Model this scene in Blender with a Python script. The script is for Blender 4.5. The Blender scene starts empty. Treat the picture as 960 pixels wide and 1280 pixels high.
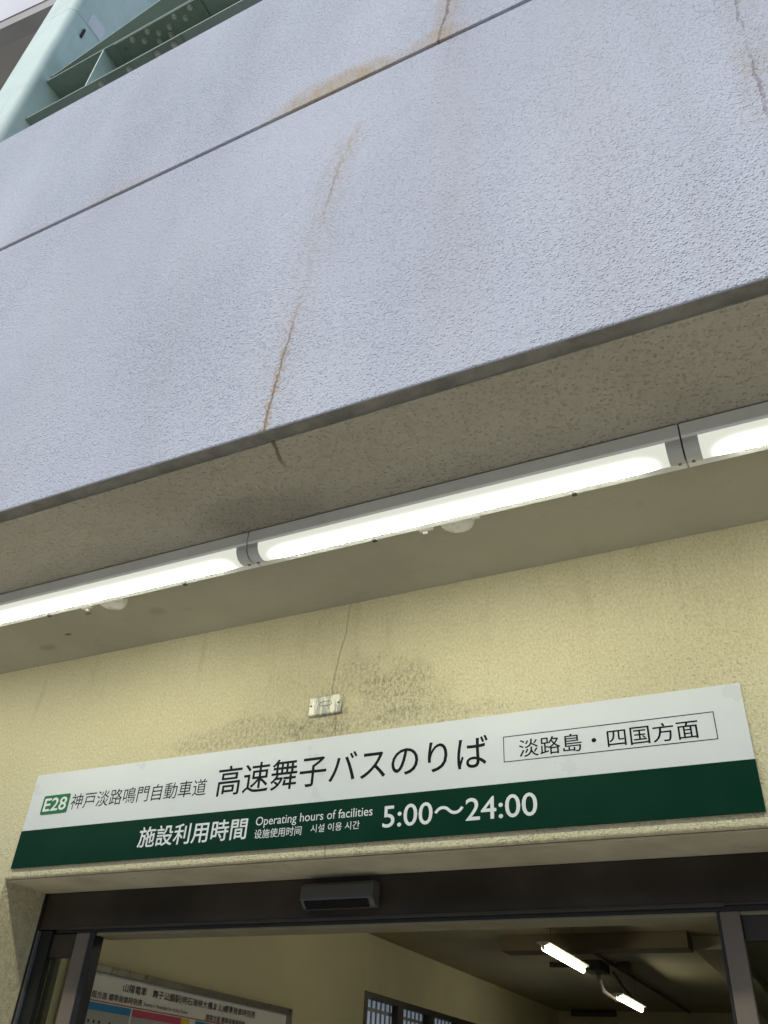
import bpy, bmesh, math, random
from mathutils import Vector, Matrix
random.seed(7)
S = bpy.context.scene
COL = S.collection
R = math.radians

# ------------------------------------------------------------------ camera
cam_d = bpy.data.cameras.new("camera")
cam = bpy.data.objects.new("camera", cam_d)
COL.objects.link(cam)
S.camera = cam
cam_d.sensor_fit = 'VERTICAL'
cam_d.sensor_height = 36.0
cam_d.lens = 36.0 * 1050.0 / 1280.0
cam_d.clip_start = 0.05
cam_d.clip_end = 2000.0
CAM_X = Vector((0.895652, 0.441464, 0.054006))
CAM_Y = Vector((0.219158, -0.543740, 0.810133))
CAM_Z = Vector((0.387010, -0.713762, -0.583753))
m = Matrix((CAM_X, CAM_Y, CAM_Z)).transposed().to_4x4()
m.translation = (0.0, -2.16, 1.55)
cam.matrix_world = m

# ------------------------------------------------------------------ world, sun, exposure
W = bpy.data.worlds.new("World")
S.world = W
W.use_nodes = True
wn = W.node_tree
bg = wn.nodes['Background']
sky = wn.nodes.new('ShaderNodeTexSky')
sky.sky_type = 'NISHITA'
sky.sun_disc = False
sky.sun_elevation = R(50)
sky.sun_rotation = R(195)
sky.air_density = 1.0
sky.dust_density = 0.8
wn.links.new(sky.outputs[0], bg.inputs[0])
bg.inputs[1].default_value = 0.11
sun_d = bpy.data.lights.new("sun", 'SUN')
sun_d.energy = 1.95
sun_d.angle = R(12)
sun_d.color = (1.0, 0.985, 0.965)
sun = bpy.data.objects.new("sun", sun_d)
COL.objects.link(sun)
sdir = Vector((math.sin(R(195)) * math.cos(R(50)), math.cos(R(195)) * math.cos(R(50)), math.sin(R(50))))
sun.rotation_euler = sdir.to_track_quat('Z', 'Y').to_euler()
sun.location = sdir * 40
S.view_settings.view_transform = 'Standard'
S.view_settings.look = 'None'
S.view_settings.gamma = 1.0
S.view_settings.use_curve_mapping = False
S.view_settings.exposure = 0.55
S.cycles.use_denoising = True
S.cycles.max_bounces = 8

LAMP_OUT = 33.0       # radiance of the lit tube diffusers outside
LAMP_IN = 26.0         # of the tubes inside


# ------------------------------------------------------------------ node helpers
class NT:
    def __init__(self, name):
        self.m = bpy.data.materials.new(name)
        self.m.use_nodes = True
        self.t = self.m.node_tree
        self.t.nodes.clear()
        self.out = self.t.nodes.new('ShaderNodeOutputMaterial')
        self.b = None

    def n(self, kind, **kw):
        nd = self.t.nodes.new('ShaderNode' + kind)
        for k, v in kw.items():
            setattr(nd, k, v)
        return nd

    def link(self, a, b):
        self.t.links.new(a, b)

    def inp(self, sock, v):
        if isinstance(v, bpy.types.NodeSocket):
            self.link(v, sock)
        elif v is not None:
            sock.default_value = v

    def math(self, op, a, b=None, c=None, clamp=False):
        nd = self.n('Math', operation=op, use_clamp=clamp)
        for i, v in enumerate((a, b, c)):
            self.inp(nd.inputs[i], v)
        return nd.outputs[0]

    def smooth(self, x, lo, hi, a=0.0, b=1.0):
        nd = self.n('MapRange', interpolation_type='SMOOTHSTEP')
        for i, v in enumerate((x, lo, hi, a, b)):
            self.inp(nd.inputs[i], v)
        return nd.outputs[0]

    def pos(self):
        return self.n('NewGeometry').outputs['Position']

    def xyz(self, p=None):
        nd = self.n('SeparateXYZ')
        self.link(p or self.pos(), nd.inputs[0])
        return nd.outputs

    def scaled(self, s, p=None):
        nd = self.n('VectorMath', operation='MULTIPLY')
        self.link(p or self.pos(), nd.inputs[0])
        nd.inputs[1].default_value = s if isinstance(s, tuple) else (s, s, s)
        return nd.outputs[0]

    def noise(self, scale, detail=3.0, rough=0.55, p=None, stretch=None):
        nd = self.n('TexNoise')
        v = p or self.pos()
        if stretch:
            v = self.scaled(stretch, v)
        self.link(v, nd.inputs['Vector'])
        nd.inputs['Scale'].default_value = scale
        nd.inputs['Detail'].default_value = detail
        nd.inputs['Roughness'].default_value = rough
        return nd.outputs[0]

    def mix(self, f, a, b):
        nd = self.n('Mix', data_type='RGBA')
        self.inp(nd.inputs[0], f)
        for sk, v in ((nd.inputs[6], a), (nd.inputs[7], b)):
            if isinstance(v, tuple):
                v = (*v[:3], 1.0)
            self.inp(sk, v)
        return nd.outputs[2]

    def curve(self, x, pts):
        """piecewise linear curve through (in, out), outputs the value"""
        x0, x1 = min(p[0] for p in pts), max(p[0] for p in pts)
        y0, y1 = min(p[1] for p in pts), max(p[1] for p in pts)
        if y1 - y0 < 1e-6:
            y1 = y0 + 1e-6
        u = self.math('DIVIDE', self.math('SUBTRACT', x, x0), x1 - x0, clamp=True)
        nd = self.n('FloatCurve')
        cv = nd.mapping.curves[0]
        ps = sorted(((p[0] - x0) / (x1 - x0), (p[1] - y0) / (y1 - y0)) for p in pts)
        while len(cv.points) < len(ps):
            cv.points.new(0.5, 0.5)
        for q, p in zip(cv.points, ps):
            q.location = p
            q.handle_type = 'VECTOR'
        nd.mapping.update()
        self.link(u, nd.inputs[1])
        return self.math('ADD', self.math('MULTIPLY', nd.outputs[0], y1 - y0), y0)

    def bsdf(self, color, rough=0.6, metal=0.0, spec=0.5, normal=None):
        b = self.n('BsdfPrincipled')
        if isinstance(color, tuple):
            color = (*color[:3], 1.0)
        self.inp(b.inputs['Base Color'], color)
        self.inp(b.inputs['Roughness'], rough)
        self.inp(b.inputs['Metallic'], metal)
        self.inp(b.inputs['Specular IOR Level'], spec)
        if normal is not None:
            self.link(normal, b.inputs['Normal'])
        self.link(b.outputs[0], self.out.inputs[0])
        self.b = b
        return self.m

    def bump(self, h, dist, strength=1.0, prev=None):
        nd = self.n('Bump')
        nd.inputs['Strength'].default_value = strength
        nd.inputs['Distance'].default_value = dist
        self.link(h, nd.inputs['Height'])
        if prev is not None:
            self.link(prev, nd.inputs['Normal'])
        return nd.outputs[0]

    def crack(self, along, across, pts, width, fade, jitter=0.012, seed=30.0):
        """thin meandering line; pts = (along, across); fade = (along, 0..1)"""
        c = self.curve(along, pts)
        j = self.math('MULTIPLY', self.math('SUBTRACT', self.noise(seed, 4.0, 0.6), 0.5), jitter * 2)
        d = self.math('ABSOLUTE', self.math('ADD', self.math('SUBTRACT', across, c), j))
        f = self.curve(along, fade)
        return self.math('MULTIPLY', self.smooth(d, width * 0.35, width, 1.0, 0.0), f), d, f

    def granules(self, p, scale):
        """sprayed grains: separate lumps of uneven size with flat gaps"""
        wv = self.n('TexNoise')
        self.link(p, wv.inputs['Vector'])
        wv.inputs['Scale'].default_value = scale * 0.9
        wv.inputs['Detail'].default_value = 2.0
        off = self.n('VectorMath', operation='MULTIPLY_ADD')
        self.link(wv.outputs['Color'], off.inputs[0])
        off.inputs[1].default_value = (0.0035, 0.0035, 0.0035)
        self.link(p, off.inputs[2])
        vo = self.n('TexVoronoi')
        self.link(off.outputs[0], vo.inputs['Vector'])
        vo.inputs['Scale'].default_value = scale
        g1 = vo.outputs['Distance']
        g2 = self.noise(scale * 0.42, 3.0, 0.6, p)
        sep = self.n('SeparateColor')
        self.link(vo.outputs['Color'], sep.inputs[0])
        lump = self.math('MULTIPLY', self.smooth(g1, 0.0, 0.55, 1.0, 0.0), self.math('ADD', self.math('MULTIPLY', sep.outputs[0], 0.75), 0.25))
        h = self.math('ADD', lump, self.math('MULTIPLY', g2, 0.9))
        h = self.math('ADD', h, self.math('MULTIPLY', self.noise(scale * 2.2, 2.0, 0.5, p), 0.4))
        return g1, g2, h

    def ellipse(self, u, v, u0, v0, ru, rv, wob=0.35, scale=6.0):
        a = self.math('POWER', self.math('DIVIDE', self.math('SUBTRACT', u, u0), ru), 2.0)
        b = self.math('POWER', self.math('DIVIDE', self.math('SUBTRACT', v, v0), rv), 2.0)
        r = self.math('SQRT', self.math('ADD', a, b))
        r = self.math('ADD', r, self.math('MULTIPLY', self.math('SUBTRACT', self.noise(scale, 4.0), 0.5), wob * 2))
        return self.smooth(r, 0.35, 1.0, 1.0, 0.0)


def plain(name, color, rough=0.5, metal=0.0, var=0.12, scale=9.0, bump=0.0, bscale=60.0, spec=0.5, grime=0.0):
    k = NT(name)
    f = k.noise(scale, 5.0, 0.6)
    dark = tuple(c * (1 - var) for c in color)
    lite = tuple(min(1, c * (1 + var)) for c in color)
    c = k.mix(k.smooth(f, 0.3, 0.7), dark, lite)
    if grime:
        g = k.smooth(k.noise(scale * 3.1, 6.0, 0.7), 0.55, 0.72, 0.0, grime)
        c = k.mix(g, c, (0.06, 0.05, 0.04))
    nrm = None
    if bump:
        nrm = k.bump(k.noise(bscale, 3.0), bump)
    r = k.smooth(k.noise(scale * 2.0, 4.0), 0.2, 0.8, max(0.03, rough - 0.08), min(1, rough + 0.08))
    return k.bsdf(c, r, metal, spec, nrm)


# ------------------------------------------------------------------ materials
def mat_fascia():
    k = NT("lavender_white_stucco")
    p = k.pos()
    x, y, z = k.xyz(p)
    big = k.noise(1.6, 4.0, 0.55, p, (1.0, 1.0, 0.35))
    col = k.mix(k.smooth(big, 0.3, 0.7), (0.490, 0.509, 0.556), (0.568, 0.584, 0.626))
    # pale brown rain smear down the middle
    d = k.math('ABSOLUTE', k.math('ADD', k.math('SUBTRACT', x, -0.55),
               k.math('MULTIPLY', k.math('SUBTRACT', k.noise(3.0, 3.0), 0.5), 0.16)))
    sm = k.math('MULTIPLY', k.smooth(d, 0.02, 0.12, 0.20, 0.0), k.smooth(z, 2.95, 3.7, 0.25, 1.0))
    col = k.mix(sm, col, (0.47, 0.42, 0.41))
    for cx0, w, a in ((-2.1, 0.25, 0.12), (-1.5, 0.1, 0.10), (-0.15, 0.2, 0.14), (0.08, 0.08, 0.10)):
        dd = k.math('ABSOLUTE', k.math('ADD', k.math('SUBTRACT', x, cx0),
                    k.math('MULTIPLY', k.math('SUBTRACT', k.noise(2.3, 3.0), 0.5), 0.3)))
        col = k.mix(k.smooth(dd, 0.0, w, a, 0.0), col, (0.40, 0.38, 0.38))
    rust = (0.45, 0.30, 0.135)
    dark = (0.10, 0.075, 0.055)
    grain = k.noise(55.0, 4.0, 0.65)
    # long crack, rusty at both ends
    c1 = [(4.27, -0.905), (4.195, -0.925), (4.095, -0.953), (3.97, -0.970), (3.87, -0.983), (3.81, -0.988), (3.675, -0.995),
          (3.55, -1.008), (3.417, -1.026), (3.289, -1.038), (3.214, -1.048), (3.126, -1.055), (3.028, -1.065), (2.955, -1.066)]
    h, d1, f1 = k.crack(z, x, c1, 0.022, [(2.95, 0.9), (3.10, 1.0), (3.30, 0.75), (3.45, 0.25), (3.75, 0.12), (3.9, 0.35), (4.02, 0.6),
                                          (4.2, 0.55), (4.27, 0.5), (4.32, 0.0)], 0.010, 40.0)
    col = k.mix(k.math('MULTIPLY', h, k.smooth(grain, 0.42, 0.58, 0.05, 0.75)), col, rust)
    h, d1, f1 = k.crack(z, x, c1, 0.0045, [(2.95, 0.9), (3.15, 1.0), (3.30, 0.8), (3.42, 0.15), (3.5, 0.0), (3.8, 0.0), (3.95, 0.55), (4.05, 0.45),
                                           (4.12, 0.0), (4.3, 0.0)], 0.009, 45.0)
    crackh = h
    col = k.mix(k.math('MULTIPLY', h, 0.7), col, (0.20, 0.125, 0.06))
    # its soft halo
    h, _, _ = k.crack(z, x, c1, 0.085, [(2.95, 0.2), (3.2, 0.25), (3.5, 0.2), (3.9, 0.3), (4.2, 0.5), (4.3, 0.0)], 0.03, 9.0)
    h = k.math('MULTIPLY', h, k.smooth(grain, 0.35, 0.62))
    col = k.mix(k.math('MULTIPLY', h, 0.85), col, (0.46, 0.385, 0.30))
    # right hand crack
    c3 = [(4.3, 0.29), (4.074, 0.283), (3.971, 0.268), (3.881, 0.270), (3.803, 0.258), (3.742, 0.263), (3.689, 0.251), (3.629, 0.257), (3.556, 0.252), (3.40, 0.243)]
    h, _, _ = k.crack(z, x, c3, 0.065, [(3.40, 0.0), (3.5, 0.25), (3.65, 0.75), (3.8, 0.6), (3.95, 0.2), (4.05, 0.6), (4.3, 0.8)], 0.03, 14.0)
    col = k.mix(k.math('MULTIPLY', h, k.smooth(grain, 0.4, 0.6, 0.12, 0.55)), col, (0.41, 0.325, 0.235))
    h, _, _ = k.crack(z, x, c3, 0.0055, [(3.40, 0.2), (3.6, 0.9), (3.75, 0.7), (3.86, 0.0), (3.95, 0.7), (4.3, 0.9)], 0.014, 30.0)
    col = k.mix(k.math('MULTIPLY', h, k.smooth(grain, 0.36, 0.56, 0.2, 0.62)), col, (0.15, 0.115, 0.085))
    crackh = k.math('MAXIMUM', crackh, h)
    # crack above the joint
    c2 = [(5.3, -0.545), (4.936, -0.569), (4.816, -0.577), (4.712, -0.598), (4.64, -0.607)]
    above = k.smooth(z, 4.612, 4.618)
    h, _, _ = k.crack(z, x, c2, 0.07, [(4.60, 0.9), (4.75, 0.7), (4.95, 0.5), (5.3, 0.3)], 0.03, 12.0)
    col = k.mix(k.math('MULTIPLY', k.math('MULTIPLY', h, above), 0.42), col, rust)
    h, _, _ = k.crack(z, x, c2, 0.009, [(4.60, 1.0), (4.95, 0.9), (5.3, 0.6)], 0.010, 24.0)
    h = k.math('MULTIPLY', h, above)
    col = k.mix(k.math('MULTIPLY', h, k.smooth(grain, 0.36, 0.56, 0.3, 0.75)), col, (0.14, 0.105, 0.07))
    crackh = k.math('MAXIMUM', crackh, h)
    # rust tide marks along the joint of the upper band
    up = k.smooth(z, 4.615, 4.625)
    for x0, z0, rx, rz, a in ((-1.02, 4.62, 0.36, 0.17, 0.78), (-2.05, 4.62, 0.30, 0.10, 0.22), (-0.62, 4.63, 0.16, 0.12, 0.35), (-2.6, 4.62, 0.2, 0.06, 0.16)):
        e = k.ellipse(x, z, x0, z0, rx, rz, 0.28, 7.0)
        e = k.math('MULTIPLY', k.math('MULTIPLY', e, up), a)
        e = k.math('MULTIPLY', e, k.smooth(k.noise(16.0, 4.0, 0.65, p, (1, 1, 0.35)), 0.25, 0.6, 0.45, 1.0))
        col = k.mix(e, col, (0.46, 0.34, 0.19))
    # slightly darker colour in the gaps between grains
    g1, g2, hgt = k.granules(p, 140.0)
    vary = k.smooth(k.noise(1.1, 3.0, 0.5), 0.3, 0.7, 0.55, 1.0)
    hgt = k.math('MULTIPLY', hgt, vary)
    hgt = k.math('SUBTRACT', hgt, k.math('MULTIPLY', crackh, 0.5))
    pit = k.math('MULTIPLY', k.smooth(g1, 0.30, 0.55), k.smooth(g2, 0.50, 0.34, 0.0, 0.10))
    col = k.mix(pit, col, (0.30, 0.29, 0.30))
    spk = k.smooth(k.noise(190.0, 2.0, 0.5), 0.25, 0.75, 0.90, 1.10)
    vm = k.n('VectorMath', operation='SCALE')
    k.link(col, vm.inputs[0])
    k.link(spk, vm.inputs['Scale'])
    col = vm.outputs[0]
    return k.bsdf(col, 0.85, 0, 0.3, k.bump(hgt, 0.0044, 1.0))


def mat_soffit_rough():
    k = NT("grey_brown_sprayed_soffit")
    p = k.pos()
    x, y, z = k.xyz(p)
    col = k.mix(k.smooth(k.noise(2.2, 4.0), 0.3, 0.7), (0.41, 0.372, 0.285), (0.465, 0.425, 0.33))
    h, _, _ = k.crack(y, x, [(-0.83, -1.064), (-0.80, -1.071), (-0.755, -1.088), (-0.70, -1.09)], 0.008, [(-0.83, 1.0), (-0.76, 0.9), (-0.70, 0.0)], 0.006, 22.0)
    col = k.mix(k.math('MULTIPLY', h, 0.75), col, (0.10, 0.06, 0.03))
    e = k.ellipse(x, y, -1.28, -0.57, 0.30, 0.14, 0.3, 5.0)
    col = k.mix(k.math('MULTIPLY', e, 0.4), col, (0.16, 0.145, 0.11))  # shade beside the lamp joint, painted into the soffit colour
    pit = k.smooth(k.noise(60.0, 3.0, 0.6), 0.68, 0.76, 0.0, 0.3)
    col = k.mix(pit, col, (0.16, 0.145, 0.12))
    g1, g2, hgt = k.granules(p, 105.0)
    col = k.mix(k.math('MULTIPLY', k.smooth(g1, 0.30, 0.55), k.smooth(g2, 0.55, 0.36, 0.0, 0.07)), col, (0.20, 0.175, 0.13))
    return k.bsdf(col, 0.9, 0, 0.25, k.bump(hgt, 0.0055, 1.0))


def mat_soffit_smooth():
    k = NT("olive_painted_soffit")
    p = k.pos()
    x, y, z = k.xyz(p)
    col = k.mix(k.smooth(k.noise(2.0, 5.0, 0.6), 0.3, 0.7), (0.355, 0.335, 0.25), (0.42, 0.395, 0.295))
    for x0, y0, rx, ry, a in ((-2.391, -0.177, 0.022, 0.010, 0.9), (-2.20, -0.275, 0.02, 0.010, 0.7), (-2.55, -0.12, 0.05, 0.03, 0.25), (-1.95, -0.2, 0.05, 0.03, 0.2)):
        col = k.mix(k.math('MULTIPLY', k.ellipse(x, y, x0, y0, rx, ry, 0.4, 40.0), a), col, (0.10, 0.085, 0.05))
    st = k.smooth(k.noise(9.0, 5.0, 0.65), 0.58, 0.75, 0.0, 0.22)
    col = k.mix(st, col, (0.25, 0.22, 0.15))
    return k.bsdf(col, 0.8, 0, 0.3, k.bump(k.noise(45.0, 3.0), 0.003, 0.6))


def mat_wall():
    k = NT("cream_yellow_plaster")
    p = k.pos()
    x, y, z = k.xyz(p)
    col = k.mix(k.smooth(k.noise(1.7, 4.0), 0.3, 0.7), (0.605, 0.535, 0.330), (0.668, 0.597, 0.378))
    # thin rain streaks just below the soffit
    st = k.noise(22.0, 4.0, 0.6, p, (1.0, 1.0, 0.12))
    st = k.math('MULTIPLY', k.smooth(st, 0.52, 0.72, 0.0, 0.28), k.smooth(z, 2.55, 2.9, 0.3, 1.0))
    col = k.mix(st, col, (0.42, 0.355, 0.20))
    # dark speckled dirt round the cover plate and above the sign
    gr = k.noise(95.0, 6.0, 0.8, p, (1.0, 1.0, 0.6))
    for x0, z0, rx, rz, a in ((-1.08, 2.62, 0.20, 0.13, 0.62), (-1.33, 2.55, 0.16, 0.12, 0.60), (-1.62, 2.535, 0.40, 0.08, 0.50), (-1.0, 2.52, 0.35, 0.06, 0.4), (-1.22, 2.68, 0.14, 0.12, 0.35), (-1.45, 2.66, 0.3, 0.14, 0.2)):
        e = k.ellipse(x, z, x0, z0, rx, rz, 0.75, 9.0)
        e = k.math('MULTIPLY', k.math('MULTIPLY', e, a), k.smooth(gr, 0.44, 0.60, 0.16, 1.0))
        col = k.mix(e, col, (0.15, 0.125, 0.075))
    h, _, _ = k.crack(z, x, [(2.96, -1.275), (2.944, -1.279), (2.853, -1.283), (2.769, -1.302), (2.658, -1.318), (2.547, -1.292), (2.48, -1.29)], 0.0045,
                      [(2.48, 0.6), (2.6, 0.8), (2.8, 0.7), (2.96, 0.35)], 0.006, 26.0)
    col = k.mix(k.math('MULTIPLY', h, 0.7), col, (0.16, 0.13, 0.08))
    # edge of the lintel is dirty
    ed = k.math('MULTIPLY', k.smooth(z, 2.14, 2.155, 0.3, 0.0), k.smooth(k.noise(40.0, 5.0, 0.7), 0.4, 0.65))
    col = k.mix(ed, col, (0.2, 0.17, 0.11))
    spk = k.smooth(gr, 0.68, 0.78, 0.0, 0.45)
    col = k.mix(spk, col, (0.33, 0.27, 0.14))
    g1, g2, hgt = k.granules(p, 125.0)
    hgt = k.math('ADD', hgt, k.math('MULTIPLY', k.noise(60.0, 3.0, 0.6, p, (1, 1, 0.5)), 0.8))
    fine = k.smooth(k.noise(170.0, 2.0, 0.5, p, (1.0, 1.0, 0.55)), 0.3, 0.7, 0.90, 1.08)
    vm = k.n('VectorMath', operation='SCALE')
    k.link(col, vm.inputs[0])
    k.link(fine, vm.inputs['Scale'])
    return k.bsdf(vm.outputs[0], 0.8, 0, 0.3, k.bump(hgt, 0.0030, 1.0))


def mat_emit(name, color, strength, core=None):
    k = NT(name)
    e = k.n('Emission')
    e.inputs[0].default_value = (*color, 1.0)
    e.inputs[1].default_value = strength
    if core:                                   # a tube behind a diffuser: the lamp stops short of the end caps
        oc = k.n('TexCoord').outputs['Object']
        x, y, z = k.xyz(oc)
        half, soft, y0, wid = core
        a = k.smooth(k.math('ABSOLUTE', x), half - soft, half, 1.0, 0.0)
        b = k.smooth(k.math('SUBTRACT', y, y0), 0.0, wid, 0.0, 1.0)
        f = k.math('MULTIPLY', a, b)
        k.link(k.math('ADD', k.math('MULTIPLY', k.math('POWER', f, 3.0), strength), 0.52), e.inputs[1])
    k.link(e.outputs[0], k.out.inputs[0])
    return k.m


def mat_green_steel(name="pale_green_painted_steel", base=(0.66, 0.765, 0.665), rust=0.0):
    k = NT(name)
    p = k.pos()
    col = k.mix(k.smooth(k.noise(2.5, 4.0), 0.3, 0.7), tuple(c * 0.92 for c in base), tuple(c * 1.07 for c in base))
    st = k.smooth(k.noise(14.0, 4.0, 0.6, p, (1, 1, 0.1)), 0.5, 0.75, 0.0, 0.18)
    col = k.mix(st, col, tuple(c * 0.6 for c in base))
    if rust:
        col = k.mix(k.smooth(k.noise(11.0, 6.0, 0.7), 0.60, 0.72, 0.0, rust), col, (0.13, 0.075, 0.04))
    return k.bsdf(col, 0.7, 0, 0.3, k.bump(k.noise(5.0, 2.0), 0.004, 0.4))


M = {}
M['fascia'] = mat_fascia()
M['soffit_rough'] = mat_soffit_rough()
M['soffit_smooth'] = mat_soffit_smooth()
M['wall'] = mat_wall()
M['drip'] = plain("dark_mortar_drip_edge", (0.20, 0.19, 0.16), 0.9, var=0.25, scale=14, bump=0.003)
M['sealant'] = plain("blue_grey_sealant", (0.07, 0.075, 0.12), 0.6, var=0.3, scale=18)
M['lintel'] = plain("cream_smooth_render", (0.50, 0.44, 0.30), 0.75, var=0.15, scale=5, bump=0.001, grime=0.25)
M['bronze'] = plain("dark_bronze_aluminium", (0.040, 0.031, 0.023), 0.45, 0.0, var=0.35, scale=3, spec=0.35, grime=0.3)
M['bronze_dark'] = plain("black_gasket", (0.010, 0.010, 0.011), 0.5, var=0.2)
M['bronze_lite'] = plain("brushed_bronze_stile", (0.17, 0.138, 0.105), 0.45, 0.2, var=0.12, scale=3, spec=0.35)
M['under'] = plain("olive_header_underside", (0.22, 0.19, 0.11), 0.7, var=0.1)
M['header_lip'] = plain("worn_bronze_lip", (0.055, 0.048, 0.036), 0.45, 0.2, spec=0.3)
M['steel_line'] = plain("grey_aluminium_bead", (0.22, 0.23, 0.25), 0.35, 0.6, var=0.1)
M['lamp_body'] = plain("grey_white_enamel", (0.78, 0.77, 0.72), 0.45, var=0.06, scale=5, grime=0.06)
M['lamp_cap'] = plain("grey_end_cap_plastic", (0.58, 0.57, 0.53), 0.5, var=0.06)
M['lamp_dark'] = plain("gap_shade_and_dark_fittings", (0.03, 0.03, 0.028), 0.8)
M['screw'] = plain("dull_screw", (0.22, 0.215, 0.20), 0.5, 0.3)
M['dome'] = plain("cream_plastic", (0.80, 0.77, 0.66), 0.3, var=0.05)
M['sign_white'] = plain("white_sign_sheet", (0.68, 0.69, 0.675), 0.33, var=0.02, scale=2.5, grime=0.015)
M['sign_green'] = plain("dark_green_vinyl", (0.0018, 0.031, 0.0155), 0.4, var=0.06, scale=3, spec=0.10)
M['badge'] = plain("mid_green_vinyl", (0.015, 0.16, 0.055), 0.45, var=0.05, spec=0.2)
M['ink'] = plain("black_vinyl_lettering", (0.008, 0.008, 0.009), 0.5, var=0.05, spec=0.12)
M['white_ink'] = plain("white_vinyl_lettering", (0.72, 0.73, 0.71), 0.4, var=0.03)
M['edge'] = plain("sign_edge_dark", (0.05, 0.06, 0.055), 0.5)
def mat_plate():
    k = NT("painted_over_cover_plate")
    p = k.pos()
    x, y, z = k.xyz(p)
    f = k.smooth(k.noise(60.0, 4.0, 0.65, p, (1, 1, 0.25)), 0.42, 0.58)
    col = k.mix(f, (0.30, 0.29, 0.24), (0.66, 0.62, 0.48))
    col = k.mix(k.smooth(k.noise(140.0, 4.0, 0.7), 0.60, 0.70, 0.0, 0.7), col, (0.12, 0.10, 0.07))
    return k.bsdf(col, 0.4, 0.25, 0.4, k.bump(k.noise(120.0, 2.0), 0.0012))


M['plate'] = mat_plate()
M['sensor'] = plain("grey_sensor_case", (0.10, 0.10, 0.10), 0.4, var=0.06, spec=0.3)
M['sensor_lens'] = plain("black_sensor_window", (0.004, 0.004, 0.005), 0.3, var=0.05, spec=0.12)
M['green'] = mat_green_steel()
M['green_beam'] = mat_green_steel("green_painted_beam_steel", (0.24, 0.305, 0.25), 0.35)
M['green_splice'] = mat_green_steel("rust_flecked_splice_steel", (0.19, 0.25, 0.195), 0.75)
M['bolt'] = mat_green_steel("weathered_bolt_paint", (0.44, 0.46, 0.37), 0.6)
M['white_plate'] = plain("white_paint_plate", (0.88, 0.85, 0.83), 0.5, var=0.05)
M['deck_white'] = plain("pale_concrete_parapet", (0.68, 0.66, 0.67), 0.85, var=0.08, scale=1.0)
M['deck_lip'] = plain("grey_concrete_lip", (0.40, 0.37, 0.34), 0.85, var=0.1, scale=1.0)
M['deck_brown'] = plain("brown_grey_concrete_soffit", (0.46, 0.42, 0.37), 0.9, var=0.08, scale=0.6)
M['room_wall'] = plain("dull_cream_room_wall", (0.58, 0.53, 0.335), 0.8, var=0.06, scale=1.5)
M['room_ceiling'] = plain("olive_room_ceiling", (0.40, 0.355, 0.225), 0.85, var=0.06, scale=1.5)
M['beam_brown'] = plain("brown_beam_stand_in", (0.15, 0.118, 0.072), 0.8, var=0.08, scale=2)  # brown of the stand-in beam, shared by the lamp hangers
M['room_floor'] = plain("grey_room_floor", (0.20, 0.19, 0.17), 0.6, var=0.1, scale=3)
M['pipe'] = plain("dark_conduit", (0.07, 0.06, 0.045), 0.5)
M['pavement'] = plain("grey_pavement_concrete", (0.38, 0.37, 0.345), 0.85, var=0.15, scale=2.0, bump=0.003, grime=0.15)
M['sky_blocker'] = plain("dark_green_sky_blocker", (0.05, 0.065, 0.035), 0.9, var=0.4, scale=0.6)
M['frame_steel'] = plain("stainless_poster_frame", (0.36, 0.34, 0.30), 0.32, 0.7, var=0.08)
M['paper'] = plain("printed_paper", (0.76, 0.74, 0.68), 0.5, var=0.03)
M['p_blue'] = plain("printed_blue", (0.02, 0.22, 0.48), 0.5, var=0.03)
M['p_pink'] = plain("printed_pink", (0.52, 0.07, 0.13), 0.5, var=0.03)
M['p_yellow'] = plain("printed_yellow", (0.72, 0.55, 0.03), 0.5, var=0.03)
M['p_red'] = plain("printed_red_rule", (0.40, 0.06, 0.05), 0.5, var=0.03)
M['p_grey'] = plain("printed_grey_panel", (0.40, 0.40, 0.37), 0.5, var=0.04)
M['p_ink'] = plain("printed_black", (0.02, 0.02, 0.02), 0.5, var=0.05)
M['bars'] = plain("grey_window_bars", (0.24, 0.25, 0.26), 0.5, 0.3)
M['lamp_out'] = mat_emit("lit_fluorescent_diffuser", (0.97, 1.0, 0.86), LAMP_OUT, (0.592, 0.10, -0.0435, 0.034))
M['lamp_in'] = mat_emit("lit_room_tube", (1.0, 0.96, 0.74), LAMP_IN)


def mat_glass(name, tint, rough):
    k = NT(name)
    g = k.n('BsdfGlass')
    g.inputs['Color'].default_value = (*tint, 1)
    g.inputs['Roughness'].default_value = rough
    g.inputs['IOR'].default_value = 1.45
    k.link(g.outputs[0], k.out.inputs[0])
    return k.m


def mat_frost():
    k = NT("frosted_window_glass")
    t = k.n('BsdfTranslucent')
    t.inputs[0].default_value = (0.88, 0.90, 0.92, 1)
    d = k.n('BsdfPrincipled')
    d.inputs['Base Color'].default_value = (0.35, 0.37, 0.38, 1)
    d.inputs['Roughness'].default_value = 0.2
    mx = k.n('MixShader')
    mx.inputs[0].default_value = 0.3
    k.link(t.outputs[0], mx.inputs[1])
    k.link(d.outputs[0], mx.inputs[2])
    k.link(mx.outputs[0], k.out.inputs[0])
    return k.m


M['glass'] = mat_glass("greenish_door_glass", (0.93, 0.95, 0.88), 0.03)
M['frost'] = mat_frost()


# ------------------------------------------------------------------ mesh helpers (world coordinates; shifted to the parent's origin on build)
def world_off(o):
    v = Vector()
    while o is not None:
        v += o.location
        o = o.parent
    return v


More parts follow.
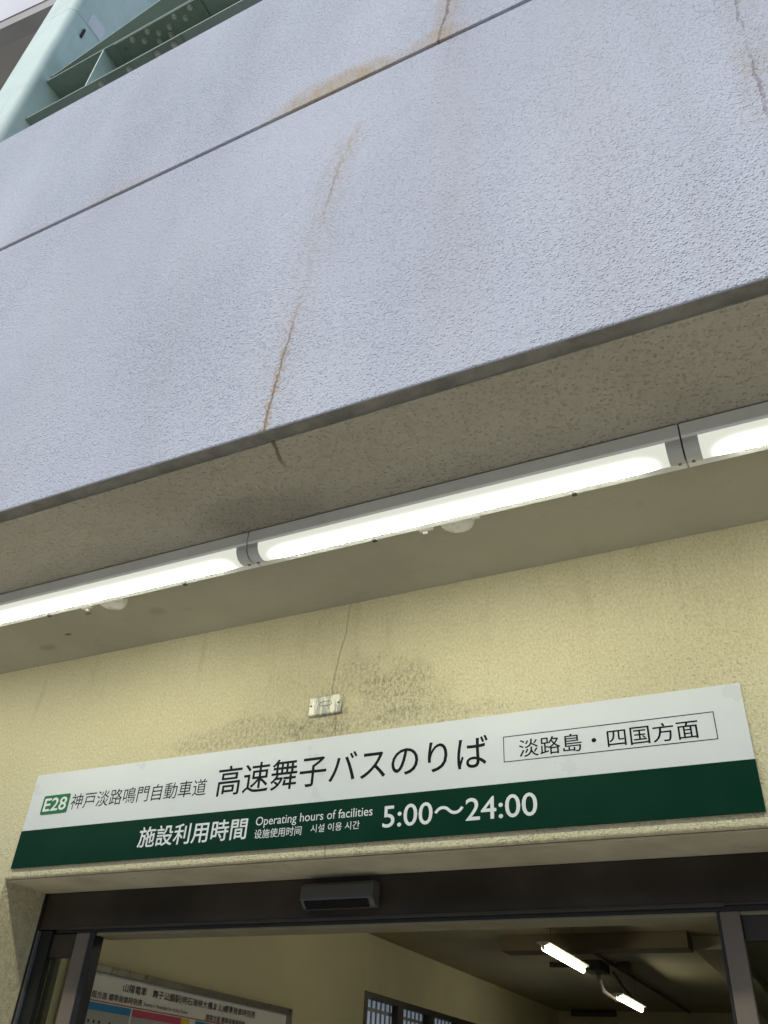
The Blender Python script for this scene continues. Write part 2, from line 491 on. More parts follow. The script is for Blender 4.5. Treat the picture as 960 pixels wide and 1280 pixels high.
class MB:
    def __init__(self):
        self.bm = bmesh.new()

    def box(self, x0, x1, y0, y1, z0, z1):
        bm = self.bm
        v = [bm.verts.new((x, y, z)) for x in (x0, x1) for y in (y0, y1) for z in (z0, z1)]
        for f in ((0, 1, 3, 2), (4, 6, 7, 5), (0, 4, 5, 1), (2, 3, 7, 6), (0, 2, 6, 4), (1, 5, 7, 3)):
            bm.faces.new([v[i] for i in f])
        return self

    def obox(self, c, ax, ay, az):
        """box round centre c with half-axis vectors"""
        bm = self.bm
        c, ax, ay, az = map(Vector, (c, ax, ay, az))
        v = [bm.verts.new(c + ax * i + ay * j + az * k) for i in (-1, 1) for j in (-1, 1) for k in (-1, 1)]
        for f in ((0, 1, 3, 2), (4, 6, 7, 5), (0, 4, 5, 1), (2, 3, 7, 6), (0, 2, 6, 4), (1, 5, 7, 3)):
            bm.faces.new([v[i] for i in f])
        return self

    def prism(self, poly, axis, a, b):
        """extrude a 2-D polygon along axis ('x': poly is (y,z); 'z': (x,y); 'y': (x,z))"""
        def pt(p, t):
            return {'x': (t, p[0], p[1]), 'y': (p[0], t, p[1]), 'z': (p[0], p[1], t)}[axis]
        bm = self.bm
        v0 = [bm.verts.new(pt(p, a)) for p in poly]
        v1 = [bm.verts.new(pt(p, b)) for p in poly]
        n = len(poly)
        for i in range(n):
            bm.faces.new((v0[i], v0[(i + 1) % n], v1[(i + 1) % n], v1[i]))
        bm.faces.new(v0[::-1])
        bm.faces.new(v1)
        return self

    def tube(self, pts, r, seg=10, caps=True):
        bm = self.bm
        pts = [Vector(p) for p in pts]
        rings = []
        for i, p in enumerate(pts):
            d = (pts[min(i + 1, len(pts) - 1)] - pts[max(i - 1, 0)]).normalized()
            u = d.orthogonal().normalized() if i == 0 else (u - d * u.dot(d)).normalized()
            w = d.cross(u)
            rr = r[i] if isinstance(r, (list, tuple)) else r
            rings.append([bm.verts.new(p + (u * math.cos(2 * math.pi * k / seg) + w * math.sin(2 * math.pi * k / seg)) * rr) for k in range(seg)])
        for a, b in zip(rings, rings[1:]):
            for k in range(seg):
                bm.faces.new((a[k], a[(k + 1) % seg], b[(k + 1) % seg], b[k]))
        if caps:
            bm.faces.new(rings[0][::-1])
            bm.faces.new(rings[-1])
        return self

    def build(self, name, mat, parent=None, bevel=0.0, smooth=False, segs=2):
        bm = self.bm
        bmesh.ops.recalc_face_normals(bm, faces=bm.faces[:])
        me = bpy.data.meshes.new(name)
        off = world_off(parent)
        bmesh.ops.translate(bm, verts=bm.verts[:], vec=-off)
        bm.to_mesh(me)
        bm.free()
        o = bpy.data.objects.new(name, me)
        COL.objects.link(o)
        o.parent = parent
        me.materials.append(mat)
        if smooth:
            for f in me.polygons:
                f.use_smooth = True
        if bevel:
            b = o.modifiers.new("bevel", 'BEVEL')
            b.width = bevel
            b.segments = segs
            b.limit_method = 'ANGLE'
            b.angle_limit = R(40)
        return o


def tag(o, label=None, cat=None, group=None, kind=None):
    for k, v in (('label', label), ('category', cat), ('group', group), ('kind', kind)):
        if v:
            o[k] = v
    return o


def thing(name, loc, label, cat, group=None):
    o = bpy.data.objects.new(name, None)
    COL.objects.link(o)
    o.location = loc
    o.empty_display_size = 0.1
    return tag(o, label, cat, group)


def box(name, mat, parent, b, bevel=0.0):
    return MB().box(*b).build(name, mat, parent, bevel)


def text_mesh(s):
    cu = bpy.data.curves.new("lettering", 'FONT')
    cu.body = s
    cu.size = 1.0
    cu.resolution_u = 4
    o = bpy.data.objects.new("lettering", cu)
    COL.objects.link(o)
    dg = bpy.context.evaluated_depsgraph_get()
    me = bpy.data.meshes.new_from_object(o.evaluated_get(dg))
    bpy.data.objects.remove(o)
    bpy.data.curves.remove(cu)
    return me


def lettering(s, mat, parent, u0, u1, v0, v1, place, weight=0.0, name="lettering"):
    """fit the text to the rectangle u0..u1, v0..v1; place(u, v) -> world point"""
    me = text_mesh(s)
    xs = [v.co.x for v in me.vertices]
    ys = [v.co.y for v in me.vertices]
    a, b, c, d = min(xs), max(xs), min(ys), max(ys)
    off = world_off(parent)
    if weight:                                  # bolder strokes: the outline again, shifted by a hair each way
        bm = bmesh.new()
        for i, (dx, dy) in enumerate(((0, 0), (1, 0), (-1, 0), (0, 1), (0, -1))):
            k0 = len(bm.verts)
            bm.from_mesh(me)
            bm.verts.ensure_lookup_table()
            for v in bm.verts[k0:]:
                v.co += Vector((dx * weight, dy * weight, i * 0.01))
        bm.to_mesh(me)
        bm.free()
        a, b, c, d = a - weight, b + weight, c - weight, d + weight
    nrm = Vector((0, -1, 0)) if abs(place(1, 0)[0] - place(0, 0)[0]) > 0.5 else Vector((1, 0, 0))
    for v in me.vertices:
        u = u0 + (v.co.x - a) / (b - a) * (u1 - u0)
        w = v0 + (v.co.y - c) / (d - c) * (v1 - v0)
        v.co = Vector(place(u, w)) - off + nrm * (v.co.z * 0.002)
    me.materials.clear()
    me.materials.append(mat)
    me.name = name
    o = bpy.data.objects.new(name, me)
    COL.objects.link(o)
    o.parent = parent
    return o


# ------------------------------------------------------------------ ground
g = MB()
g.box(-400, 400, -400, 400, -0.3, 0.0)
tag(g.build('pavement', M['pavement']), kind='structure')

bm = MB()
prof = [(-10.0, -0.1), (-11.5, 2.0), (-15.0, 6.5), (-20.0, 10.5), (-32.0, 14.0), (-60.0, 16.0), (-60.0, -0.2)]
bm.prism(prof, 'x', -60, 60)
tag(bm.build('sky_blocker_slope', M['sky_blocker'], smooth=False), kind='structure')  # unseen slope added behind the camera to block low sky light

# ------------------------------------------------------------------ building
SOF = 2.959          # soffit height
FY = -0.868          # face of the overhanging upper storey
bld = thing('station_building', (-1.3, 0.0, 0.0),
            "cream walled bus station entrance under an overhanging pale stucco upper storey with rusty cracks", "building")

# entrance wall with the door opening cut out (one shell)
bm = MB()
xs = [-9.0, -2.549, 2.2, 7.0]
zs = [0.0, 2.140, 3.36]
keep = [(0, 0), (0, 1), (1, 1), (2, 0), (2, 1)]
T = 0.26
vv = {}
def V_(i, j, y):
    k = (i, j, y)
    if k not in vv:
        vv[k] = bm.bm.verts.new((xs[i], y, zs[j]))
    return vv[k]
edges = {}
for (i, j) in keep:
    q = [(i, j), (i + 1, j), (i + 1, j + 1), (i, j + 1)]
    bm.bm.faces.new([V_(a, b, 0.0) for a, b in q])
    bm.bm.faces.new([V_(a, b, T) for a, b in q][::-1])
    for k in range(4):
        e = frozenset((q[k], q[(k + 1) % 4]))
        edges.setdefault(e, []).append((q[k], q[(k + 1) % 4]))
for e, l in edges.items():
    if len(l) == 1:
        (a, b) = l[0]
        bm.bm.faces.new((V_(*a, 0.0), V_(*a, T), V_(*b, T), V_(*b, 0.0)))
wall = bm.build('entrance_wall', M['wall'], bld, 0.007, segs=3)

# smooth render lining the reveal (sits 2 mm inside the opening)
bm = MB()
bm.box(-2.545, 2.196, 0.012, 0.258, 2.134, 2.138)
bm.build('lintel_lining', M['lintel'], bld)

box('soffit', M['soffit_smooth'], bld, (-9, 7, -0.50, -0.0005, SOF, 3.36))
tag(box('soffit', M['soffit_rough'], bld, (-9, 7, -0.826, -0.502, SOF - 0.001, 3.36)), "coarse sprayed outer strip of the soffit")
box('drip_edge', M['drip'], bld, (-9, 7, FY + 0.003, -0.8265, SOF + 0.003, SOF + 0.11))
JZ = 4.613
o = MB().box(-9, 7, FY, FY + 0.13, SOF + 0.0035, JZ - 0.009)
fas = o.build('fascia_panel', M['fascia'], bld, 0.006, segs=3)
o = MB().box(-9, 7, FY, FY + 0.13, JZ + 0.013, 5.89)
o.build('fascia_panel', M['fascia'], bld, 0.006, segs=3)
box('joint_sealant', M['sealant'], bld, (-9, 7, FY + 0.012, FY + 0.10, JZ - 0.011, JZ + 0.014))

# waiting room behind the door
RC, RY = 3.20, 14.2
box('room_wall', M['room_wall'], bld, (-2.95, -2.70, T + 0.001, 2.98, 0.006, RC))             # pier that carries the timetable
WX = -4.80                                                                                    # wall with the barred window
bm = MB()
bm.box(WX - 0.2, WX, 2.985, 6.97, 0.006, RC)
bm.box(WX - 0.2, WX, 6.97, 11.8, 2.645, RC)
bm.box(WX - 0.2, WX, 6.97, 11.8, 0.006, 1.0)
bm.box(WX - 0.2, WX, 11.8, RY, 0.006, RC)
bm.build('window_wall', M['room_wall'], bld)
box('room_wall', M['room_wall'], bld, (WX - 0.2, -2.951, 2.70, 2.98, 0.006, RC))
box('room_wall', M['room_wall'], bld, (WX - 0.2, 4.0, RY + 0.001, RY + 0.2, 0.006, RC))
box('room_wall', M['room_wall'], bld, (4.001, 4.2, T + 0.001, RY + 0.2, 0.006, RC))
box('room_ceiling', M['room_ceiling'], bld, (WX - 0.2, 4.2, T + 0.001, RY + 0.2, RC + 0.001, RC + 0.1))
box('reflection_beam', M['beam_brown'], bld, (-3.37, -1.44, 7.30, 7.60, 3.05, RC + 0.0005), 0.004)  # added beam standing in for reflections in the doorway
box('reflection_beam', M['room_ceiling'], bld, (-1.44, -1.10, 7.61, RY, 3.08, RC + 0.0005), 0.004)  # second added beam, along the edge of the same reflections
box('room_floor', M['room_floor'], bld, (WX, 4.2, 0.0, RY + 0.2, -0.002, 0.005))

wf = MB()
for a, b in ((6.975, 7.06), (7.80, 7.95), (8.68, 8.83), (9.56, 9.71), (10.45, 10.6), (11.7, 11.795)):
    wf.box(WX - 0.07, WX + 0.005, a, b, 1.0, 2.642)
wf.box(WX - 0.07, WX + 0.0055, 6.976, 11.794, 2.585, 2.6425)
win = wf.build('window', M['bronze'], bld)
y = 7.10
while y < 11.7:
    MB().tube([(WX - 0.09, y, 1.0), (WX - 0.09, y, 2.60)], 0.012, 8).build('window_bar', M['bars'], win)
    y += 0.115
box('crossbar', M['bars'], win, (WX - 0.106, WX - 0.074, 6.98, 11.79, 2.485, 2.515))
box('pane', M['frost'], win, (WX - 0.15, WX - 0.145, 6.975, 11.795, 1.0, 2.642))

box('roof_slab', M['deck_lip'], bld, (WX - 0.25, 7, FY + 0.131, 14.6, 5.3, 5.5))
box('upper_storey', M['deck_lip'], bld, (WX - 0.22, 7, FY + 0.20, 14.5, 3.361, 5.2995))

# ------------------------------------------------------------------ door frame and screens
hd = MB()
hd.box(-2.549, 2.198, 0.200, 0.262, 2.016, 2.1335)
header = hd.build('door_header', M['bronze'], bld, 0.003)
box('header_trim', M['header_lip'], header, (-2.44, -0.26, 0.1975, 0.21, 2.0130, 2.0230), 0.002)
box('header_slot', M['bronze_dark'], header, (-2.46, 2.19, 0.206, 0.255, 2.004, 2.0155))
box('header_underside', M['under'], header, (-2.30, 2.19, 0.212, 0.300, 1.995, 2.0035))
box('header_inner_face', M['room_wall'], header, (-2.70, 4.0, 0.2635, 0.2995, 2.004, 3.2005))
jb = MB()
jb.box(-2.5485, -2.536, 0.195, 0.28, 0.006, 2.1325)
jb.box(-2.529, -2.478, 0.205, 0.28, 0.006, 2.012)
jamb = jb.build('door_jamb', M['bronze_dark'], bld)
box('jamb_bead', M['steel_line'], jamb, (-2.5355, -2.5295, 0.193, 0.27, 0.006, 2.012))

side = box('side_screen', M['bronze'], bld, (-2.4775, -2.362, 0.215, 0.25, 1.931, 2.003), 0.002)
box('bottom_rail', M['bronze'], side, (-2.4775, -2.362, 0.215, 0.25, 0.02, 0.12), 0.002)
box('stile', M['bronze_lite'], side, (-2.3615, -2.303, 0.203, 0.25, 0.02, 2.003), 0.003)
box('door_edge', M['bronze_dark'], side, (-2.3025, -2.280, 0.206, 0.25, 0.02, 2.003))
box('glass', M['glass'], side, (-2.4775, -2.362, 0.228, 0.234, 0.1205, 1.9305))
side = box('side_screen', M['bronze'], bld, (-0.2285, 2.19, 0.215, 0.25, 1.940, 2.003), 0.002)
box('bottom_rail', M['bronze'], side, (-0.2285, 2.19, 0.215, 0.25, 0.02, 0.12), 0.002)
box('stile', M['bronze_lite'], side, (-0.276, -0.2295, 0.203, 0.25, 0.02, 2.003), 0.003)
box('stile_edge', M['bronze_dark'], side, (-0.2835, -0.2765, 0.206, 0.25, 0.02, 2.003))
box('glass', M['glass'], side, (-0.2285, 2.19, 0.228, 0.234, 0.1205, 1.9395))

# ------------------------------------------------------------------ door sensor on the header
sn = thing('door_sensor', (-1.33, 0.2, 2.05), "grey plastic automatic door sensor with black lens on the dark door header", "sensor")
bm = MB()
bm.prism([(0.1995, 2.042), (0.1995, 2.110), (0.165, 2.110), (0.152, 2.100), (0.150, 2.060), (0.158, 2.058), (0.175, 2.042)], 'x', -1.452, -1.208)
bm.build('case', M['sensor'], sn, 0.003)
bm = MB()
bm.prism([(0.1535, 2.0585), (0.1735, 2.0405), (0.1700, 2.0385), (0.1500, 2.0565)], 'x', -1.436, -1.226)
bm.build('lens', M['sensor_lens'], sn)

# ------------------------------------------------------------------ the sign
sg = thing('entrance_sign', (-1.31, 0.0, 2.168), "long white and dark green bus stop sign in Japanese above the doorway", "sign")
X0, X1, ZB, ZM, ZT = -2.510, -0.112, 2.168, 2.290, 2.486
box('board', M['sign_white'], sg, (X0, X1, -0.0195, -0.012, ZB, ZT))
box('mounting_rail', M['edge'], sg, (X0 + 0.03, X1 - 0.03, -0.0119, -0.006, ZB + 0.03, ZB + 0.06))
box('mounting_rail', M['edge'], sg, (X0 + 0.03, X1 - 0.03, -0.0119, -0.006, ZT - 0.06, ZT - 0.03))
box('green_band', M['sign_green'], sg, (X0 - 0.0005, X1 + 0.0005, -0.0210, -0.0115, ZB - 0.0005, ZM))
P1 = lambda u, v: (u, -0.0199, v)
P2 = lambda u, v: (u, -0.0215, v)
def rounded(x0, x1, z0, z1, r, n=5):
    pts = []
    for cx_, cz_, a0 in ((x1 - r, z0 + r, -90), (x1 - r, z1 - r, 0), (x0 + r, z1 - r, 90), (x0 + r, z0 + r, 180)):
        for k in range(n + 1):
            a = R(a0 + 90 * k / n)
            pts.append((cx_ + r * math.cos(a), cz_ + r * math.sin(a)))
    return pts
bm = MB()
bm.prism(rounded(-2.4460, -2.3225, 2.3405, 2.4055, 0.007), 'y', -0.0212, -0.0196)
badge = bm.build('route_badge', M['badge'], sg)
lettering("E28", M['white_ink'], badge, -2.437, -2.331, 2.350, 2.396, P2, 0.016)
lettering("神戸淡路鳴門自動車道", M['ink'], sg, -2.312, -1.737, 2.3475, 2.4015, P1)
lettering("高速舞子バスのりば", M['ink'], sg, -1.697, -0.785, 2.338, 2.434, P1, 0.006)
lettering("淡路島・四国方面", M['ink'], sg, -0.696, -0.227, 2.3560, 2.4055, P1, 0.003)
bm = MB()
t = 0.0022
bx0, bx1, bz0, bz1 = -0.740, -0.185, 2.3475, 2.4195
for b in ((bx0, bx1, bz1 - t, bz1), (bx0, bx1, bz0, bz0 + t), (bx0, bx0 + t, bz0 + t, bz1 - t), (bx1 - t, bx1, bz0 + t, bz1 - t)):
    bm.box(b[0], b[1], -0.0199, -0.0190, b[2], b[3])
bm.build('outline', M['ink'], sg)
lettering("施設利用時間", M['white_ink'], sg, -1.972, -1.555, 2.2005, 2.2645, P2, 0.012)
lettering("Operating hours of facilities", M['white_ink'], sg, -1.526, -1.132, 2.2290, 2.2625, P2, 0.002)
lettering("设施使用时间", M['white_ink'], sg, -1.525, -1.362, 2.1990, 2.2255, P2, 0.005)
lettering("시설 이용 시간", M['white_ink'], sg, -1.331, -1.171, 2.2030, 2.2260, P2, 0.005)
lettering("5:00〜24:00", M['white_ink'], sg, -1.099, -0.652, 2.1998, 2.2600, P2, 0.008)

# the sheet sits close to the wall: bring it back 13.5 mm, keeping its measured outline
F = (2.16 - 0.0085) / (2.16 - 0.022)
for o in list(sg.children) + list(badge.children):
    for v in o.data.vertices:
        v.co.x *= F
        v.co.z *= F
sg.location = (-1.31 * F, 0.0135, 1.55 + (2.168 - 1.55) * F)

# ------------------------------------------------------------------ small cover plate above the sign
cp = thing('cover_plate', (-1.333, 0.0, 2.60), "small painted-over metal cover plate on the dirty wall above the sign", "wall plate")
box('plate', M['plate'], cp, (-1.393, -1.274, -0.009, 0.004, 2.568, 2.632), 0.004)
for xx in (-1.383, -1.284):
    MB().tube([(xx, -0.0085, 2.601), (xx, -0.0110, 2.601)], 0.0035, 10).build('screw', M['pipe'], cp)
bm = MB()
ring = [(-1.352, -0.0092, 2.603), (-1.350, -0.0092, 2.610), (-1.330, -0.0092, 2.6115), (-1.312, -0.0092, 2.610), (-1.308, -0.0092, 2.603), (-1.314, -0.0092, 2.597), (-1.334, -0.0092, 2.5965), (-1.350, -0.0092, 2.598), (-1.352, -0.0092, 2.603)]
bm.tube(ring, 0.0011, 6, False)
bm.build('oval_knockout', M['pipe'], cp)

# ------------------------------------------------------------------ fluorescent strip fixtures under the soffit
FL = 1.2514
def fixture(xc, label):
    """profile in y,z; front face at y=-0.503, back at -0.415, lit convex diffuser below"""
    t = thing('strip_light', (xc, -0.46, SOF), label, 'light fixture', 'fluorescent strip lights under the soffit')
    h = FL / 2
    x0, x1 = xc - h + 0.0018, xc + h - 0.0018
    zt = SOF - 0.0045
    # body: channel with the front face and a lower rear lip
    bm = MB()
    prof = [(-0.5030, zt), (-0.5045, 2.9150), (-0.5000, 2.9105), (-0.4405, 2.8815), (-0.4160, 2.8830), (-0.4130, 2.8870), (-0.4130, zt)]
    bm.prism(prof, 'x', x0, x1)
    bm.build('housing', M['lamp_body'], t, 0.0012)
    box('gap_shade', M['lamp_dark'], t, (x0 + 0.004, x1 - 0.004, -0.4985, -0.418, zt + 0.0003, SOF + 0.004))  # dark filler that paints the shadow line between housing and soffit
    # diffuser profile: convex arc from front-low edge to the rear lip
    def arc(grow=0.0):
        a, b = Vector((-0.4995, 2.9095)), Vector((-0.4415, 2.8790))
        n = Vector((b - a)).orthogonal().normalized()
        if n.y > 0:
            n = -n
        pts = []
        for k in range(10):
            s = k / 9
            p = a.lerp(b, s) + n * (0.021 * (1 - (2 * s - 1) ** 2) ** 0.75 + grow)
            pts.append((p.x, p.y))
        return pts
    ar = arc()
    bm = MB()
    bm.prism(ar + [(-0.4430, 2.8870), (-0.4950, 2.9120)], 'x', xc - h + 0.038, xc + h - 0.038)
    d = bm.build('diffuser', M['lamp_out'], t, smooth=False)
    d.data.materials.append(M['lamp_body'])
    for f in d.data.polygons:
        n = f.normal
        if abs(n.x) > 0.5 or n.z > 0.05:
            f.material_index = 1
    for s in (-1, 1):
        bm = MB()
        a, b = (xc + s * (h - 0.0020)), (xc + s * (h - 0.0378))
        bm.prism(arc(0.0022) + [(-0.4425, 2.8860), (-0.4960, 2.9130)], 'x', min(a, b), max(a, b))
        bm.build('end_cap', M['lamp_cap'], t, 0.0008)
        bm = MB()
        xx = xc + s * (h - 0.016)
        bm.obox((xx, -0.4540, 2.8718), (0.004, 0, 0), (0, 0.0036, -0.0004), (0, 0.0004, 0.003))
        bm.build('cap_screw', M['screw'], t)
    # rear lip clips
    for dx in (-0.24, 0.34):
        bm = MB()
        bm.box(xc + dx - 0.006, xc + dx + 0.006, -0.4230, -0.4115, 2.8795, 2.8905)
        bm.build('clip', M['lamp_dark'], t)
    # little round sensor body behind the fixture, fixed to its back
    bm = MB()
    sx = xc - 0.003
    n = 24
    prof = [(0.050, SOF - 0.006), (0.050, 2.912), (0.046, 2.903), (0.036, 2.8975), (0.018, 2.8955)]
    rings = []
    for r_, z_ in prof:
        rings.append([bm.bm.verts.new((sx + r_ * math.cos(2 * math.pi * k / n), -0.376 + r_ * 0.92 * math.sin(2 * math.pi * k / n), z_)) for k in range(n)])
    for a, b in zip(rings, rings[1:]):
        for k in range(n):
            bm.bm.faces.new((a[k], a[(k + 1) % n], b[(k + 1) % n], b[k]))
    bm.bm.faces.new(rings[0])
    bm.bm.faces.new(rings[-1])
    bm.build('sensor_dome', M['dome'], t, smooth=True)
    bm = MB()
    bm.box(sx - 0.105, sx - 0.062, -0.4125, -0.395, 2.888, 2.908)
    bm.box(sx - 0.098, sx - 0.085, -0.395, -0.385, 2.886, 2.902)
    bm.build('bracket', M['dome'], t, 0.002)
    bm = MB()
    bm.box(sx + 0.054, sx + 0.078, -0.4125, -0.398, 2.888, 2.904)
    bm.build('bracket', M['dome'], t, 0.002)
    return t

J1, J2 = -1.3555, -0.1041
fixture(J1 - FL / 2, "lit fluorescent strip light at the left end of the row under the soffit")
fixture(J1 + FL / 2, "middle lit fluorescent strip light of the row, seen in full length")
fixture(J2 + FL / 2, "lit fluorescent strip light at the right end of the row under the soffit")

fixture(J1 - 1.5 * FL, "unseen strip light added past the left end of the row to light the wall")  # lamp added out of view so the left wall stays bright
fixture(J2 + 1.5 * FL, "unseen strip light added past the right end of the row to light the door reveal")  # lamp added out of view to brighten the left jamb

# ------------------------------------------------------------------ framed timetable in the waiting room
ps = thing('timetable_poster', (-2.70, 1.24, 1.0), "framed railway timetable poster hanging on the inner cream wall", "poster")
y0, y1, z0, z1 = 0.53, 2.135, 0.95, 1.978
fr = MB()
fr.box(-2.699, -2.668, y0, y1, z1 - 0.026, z1)
fr.box(-2.699, -2.668, y0, y1, z0, z0 + 0.026)
fr.box(-2.699, -2.668, y0, y0 + 0.026, z0 + 0.026, z1 - 0.026)
fr.box(-2.699, -2.668, y1 - 0.026, y1, z0 + 0.026, z1 - 0.026)
fr.build('frame', M['frame_steel'], ps, 0.003)
box('sheet', M['paper'], ps, (-2.6985, -2.688, y0 + 0.0265, y1 - 0.0265, z0 + 0.0265, z1 - 0.0265))
PP = lambda u, v: (-2.6860, u, v)
lettering("山陽電車　舞子公園駅(明石海峡大橋まえ)標準発車時刻表", M['p_ink'], ps, 0.852, 1.822, 1.9000, 1.9345, PP, 0.008)
lettering("神戸・大阪方面 標準発車時刻表", M['p_ink'], ps, 0.565, 0.984, 1.8655, 1.8905, PP, 0.008)
lettering("Standard Timetable for Kobe, Osaka", M['p_ink'], ps, 0.994, 1.294, 1.8680, 1.8830, PP, 0.0)
lettering("姫路方面 標準発車時刻表", M['p_ink'], ps, 1.428, 1.746, 1.8605, 1.8855, PP, 0.008)
box('rule', M['p_red'], ps, (-2.6878, -2.6862, 0.57, 2.09, 1.8560, 1.8595))
def block(ya, yb, mat):
    b = box('printed_table', M['p_grey'], ps, (-2.6878, -2.6866, ya, yb, 1.05, 1.852))
    box('heading', mat, b, (-2.6866, -2.6860, ya, yb, 1.826, 1.851))
    tk = MB()
    yy = ya + 0.03
    while yy < yb - 0.03:
        zz = 1.812
        top = random.choice((0.0, 0.02, 0.03, 0.012))
        while zz > 1.62:
            if zz < 1.812 - top:
                tk.box(-2.6866, -2.6861, yy, yy + 0.010, zz - 0.010, zz)
            zz -= 0.018
        yy += 0.030
    tk.build('time_marks', M['p_ink'], b)
    return b
block(0.57, 0.925, M['p_blue'])
block(0.935, 1.255, M['p_pink'])
block(1.259, 1.318, M['p_yellow'])
block(1.36, 1.68, M['p_blue'])
block(1.69, 2.09, M['p_pink'])

# ------------------------------------------------------------------ tubes, conduit and junction box on the room ceiling
def room_light(xc, ya, yb, z, label):
    t = thing('batten_light', (xc, (ya + yb) / 2, z), label, 'light fixture', 'batten lights hanging in the waiting room')
    bm = MB()
    bm.prism([(xc - 0.060, z + 0.055), (xc - 0.022, z + 0.062), (xc + 0.022, z + 0.062), (xc + 0.060, z + 0.055), (xc + 0.02, z + 0.03), (xc - 0.02, z + 0.03)], 'y', ya, yb)
    bm.build('housing', M['lamp_body'], t)
    MB().tube([(xc, ya + 0.02, z + 0.012), (xc, yb - 0.02, z + 0.012)], 0.020, 12).build('tube', M['lamp_in'], t, smooth=True)
    for yy in (ya + 0.01, yb - 0.01):
        MB().box(xc - 0.012, xc + 0.012, yy - 0.009, yy + 0.009, z, z + 0.036).build('lamp_holder', M['lamp_body'], t)
    for yy in (ya + 0.25, yb - 0.25):
        MB().tube([(xc, yy, z + 0.06), (xc, yy, 3.2005)], 0.003, 8).build('hanger', M['beam_brown'], t)
    return t
room_light(-2.35, 5.50, 6.76, 2.77, "lit batten light nearer the doorway, upper left of the two in the waiting room")
room_light(-2.58, 9.08, 10.32, 2.81, "lit batten light deeper in the waiting room, lower right of the two")
room_light(-0.40, 1.55, 2.80, 2.77, "unseen batten light added just inside the doorway to brighten the inner wall, hidden by the lintel")  # lamp added out of view to light the pier and poster
cd = thing('ceiling_conduit', (-2.6, 9.3, RC), "dark conduit with junction boxes and looping cable on the waiting room ceiling", "conduit")
MB().tube([(-2.63, 7.62, 3.17), (-2.57, 13.9, 3.17)], 0.018, 8).build('pipe', M['pipe'], cd)
MB().tube([(-4.5, 13.95, 3.15), (-3.75, 13.95, 3.15)], 0.05, 8).build('pipe', M['pipe'], cd)
MB().tube([(-3.35, 9.0, 3.16), (-2.95, 9.05, 3.16)], 0.03, 8).build('pipe', M['pipe'], cd)
box('junction_box', M['pipe'], cd, (-2.96, -2.72, 8.95, 9.4, 3.10, RC + 0.0005), 0.01)
box('junction_box', M['pipe'], cd, (-2.56, -2.42, 9.1, 9.3, 3.11, RC + 0.0005), 0.01)
MB().tube([(-2.84, 9.3, 3.10), (-2.88, 9.6, 2.96), (-2.80, 9.9, 2.90), (-2.70, 10.1, 2.89), (-2.60, 10.2, 2.88)], 0.028, 8).build('cable', M['pipe'], cd, smooth=True)
MB().tube([(-2.66, 9.3, 3.12), (-2.64, 9.7, 3.0), (-2.62, 9.95, 2.94), (-2.59, 10.15, 2.88)], 0.014, 8).build('cable', M['pipe'], cd, smooth=True)

# ------------------------------------------------------------------ bridge pier column behind the parapet
cl = thing('steel_column', (-5.2, 0.2, 5.5), "pale green rounded steel bridge column rising behind the roof edge", "column")
CXR, CYF, CR = -4.125, -0.594, 0.075
def col_poly(gap=0.0):
    pts = []
    xa, xb, ya, yb, r = -4.512 - gap, CXR + gap, CYF - gap, 0.55 + gap, CR
    xa = -4.512 - gap
    for cx_, cy_, a0 in ((xb - r, ya + r, -90), (xb - r, yb - r, 0), (xa + 0.03, yb - 0.03, 90), (xa + 0.03, ya + 0.03, 180)):
        rr = r if cx_ > xa + 0.1 else 0.03
        for k in range(9):
            a = R(a0 + 90 * k / 8)
            pts.append((cx_ + rr * math.cos(a), cy_ + rr * math.sin(a)))
    return pts
ZS = 8.955
MB().prism(col_poly(), 'z', 5.5, ZS - 0.006).build('shaft', M['green'], cl, smooth=False)
MB().prism(col_poly(-0.004), 'z', ZS - 0.0055, ZS - 0.0005).build('weld_seam', M['bars'], cl)
MB().prism(col_poly(), 'z', ZS, 14.0).build('shaft', M['green'], cl)
for o in [c for c in cl.children if c.name.startswith('shaft')]:
    for f in o.data.polygons:
        f.use_smooth = abs(f.normal.z) < 0.5
    wnm = o.modifiers.new('normals', 'WEIGHTED_NORMAL')
    wnm.weight = 100
    wnm.keep_sharp = True
box('white_plate', M['white_plate'], cl, (CXR + 0.0005, CXR + 0.006, -0.431, -0.268, ZS + 0.008, ZS + 0.205))
MB().tube([(CXR + 0.006, -0.426, 8.730), (CXR + 0.006, -0.426, 8.850)], 0.013, 8).build('handle', M['lamp_dark'], cl)

# ------------------------------------------------------------------ green steel beam framing into the column
be = thing('steel_beam', (-2.0, -0.32, 7.36), "dark green bolted steel beam running from the column along the roof edge", "beam")
YF, YB_, YW = -0.485, -0.150, -0.317
ZL, ZU = 7.356, 7.900
BX1 = 2.0
box('flange', M['green_beam'], be, (CXR + 0.001, BX1, YF, YB_, ZL, ZL + 0.016))
box('flange', M['green_beam'], be, (CXR + 0.001, BX1, YF, YB_, ZU - 0.002, ZU + 0.014))
box('web', M['green_beam'], be, (CXR + 0.001, BX1, YW - 0.006, YW + 0.006, ZL + 0.0165, ZU - 0.0025))
box('stiffener', M['green'], be, (-3.556, -3.544, YF + 0.002, YW - 0.0065, ZL + 0.0165, ZU - 0.0025))
box('splice_plate', M['green_splice'], be, (-3.45, -2.67, YF + 0.003, YF + 0.147, ZU - 0.018, ZU - 0.0025))
box('splice_plate', M['green_splice'], be, (-3.36, -2.70, YF - 0.003, YF + 0.145, ZL - 0.014, ZL - 0.0005))
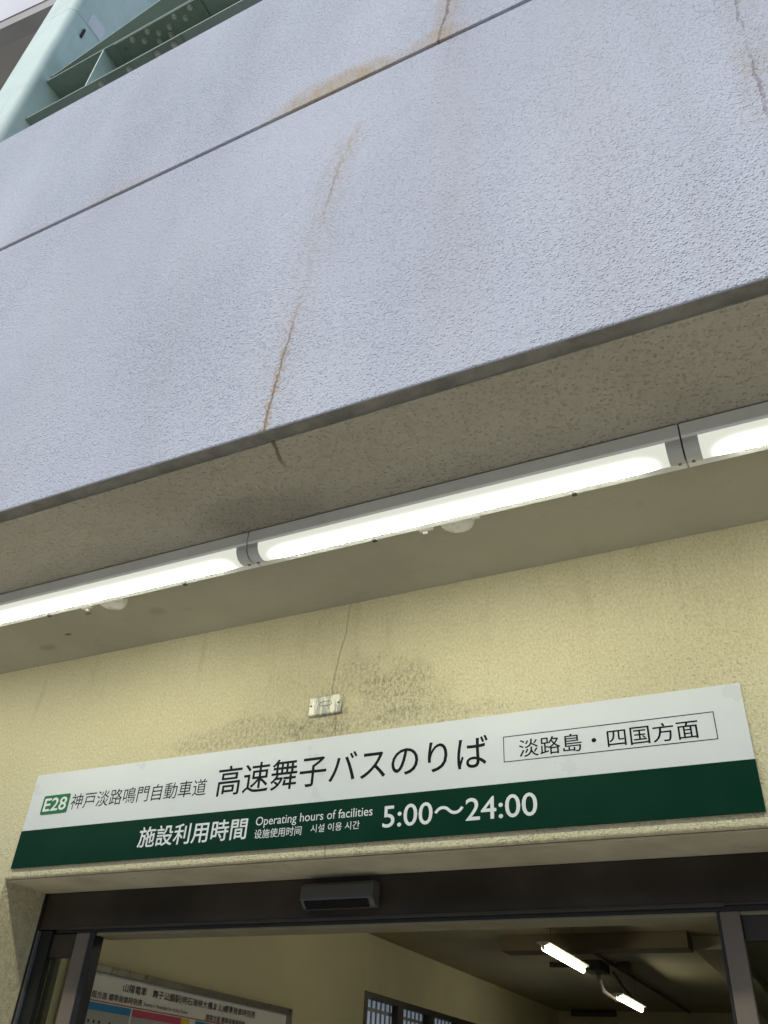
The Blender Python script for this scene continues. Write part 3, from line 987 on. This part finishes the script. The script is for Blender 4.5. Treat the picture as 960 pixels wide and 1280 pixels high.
def bolt(x, y, z):
    bm = MB()
    bm.tube([(x, y, z + 0.0005), (x, y, z - 0.005)], 0.022, 14)
    bm.tube([(x, y, z - 0.0055), (x, y, z - 0.020)], 0.0165, 6)
    return bm.build('bolt', M['bolt'], be)
zb = ZU - 0.018
for x in (-3.29, -3.15, -2.905, -2.765):
    bolt(x, -0.453, zb)
for x in (-3.214, -3.079, -2.981, -2.837):
    bolt(x, -0.408, zb)
for x in (-3.006, -3.110):
    bolt(x, -0.359, zb)
for x in (-2.772, -2.913):
    bolt(x, -0.452, ZL - 0.014)
bolt(-3.161, -0.452, ZL - 0.014)
bolt(-3.42, -0.452, ZL)
# brace flange that climbs away from the beam
A0, A1 = Vector((-4.122, YF + 0.01, 7.985)), Vector((-2.2, YF + 0.01, 8.63))
dr = (A1 - A0)
up = Vector((-dr.z, 0, dr.x)).normalized()
mid = (A0 + A1) / 2
MB().obox(mid + Vector((0, 0.11, 0)), dr / 2, (0, 0.11, 0), up * 0.008).build('brace_flange', M['green_beam'], be)
MB().obox(mid + Vector((0, 0.075, 0)) + up * 0.10, dr / 2, (0, 0.006, 0), up * 0.0915).build('brace_web', M['green_beam'], be)

# ------------------------------------------------------------------ high concrete deck, upper left, far behind
dk = thing('concrete_deck', (-14.0, 6.0, 18.0), "high concrete deck with pale parapet and brown underside at the top left corner", "bridge deck")
DY, DZ = 1.0, 17.95
dirx = Vector((0.9968, 0.0804, 0))
diry = Vector((-0.0804, 0.9968, 0))
base = Vector((-10.9, DY, DZ))
def dbox(u0, u1, w0, w1, za, zb_):
    c = base + dirx * ((u0 + u1) / 2) + diry * ((w0 + w1) / 2) + Vector((0, 0, (za + zb_) / 2))
    return MB().obox(c, dirx * (u1 - u0) / 2, diry * (w1 - w0) / 2, (0, 0, (zb_ - za) / 2))
dbox(-40, 3.2, 0.0, 0.3, 0.40, 3.5).build('parapet', M['deck_white'], dk)
dbox(-40, 3.2, 0.02, 0.3, 0.0, 0.395).build('lip', M['deck_lip'], dk)
dbox(-40, 3.2, 0.305, 14.0, 0.05, 0.9).build('underside', M['deck_brown'], dk)
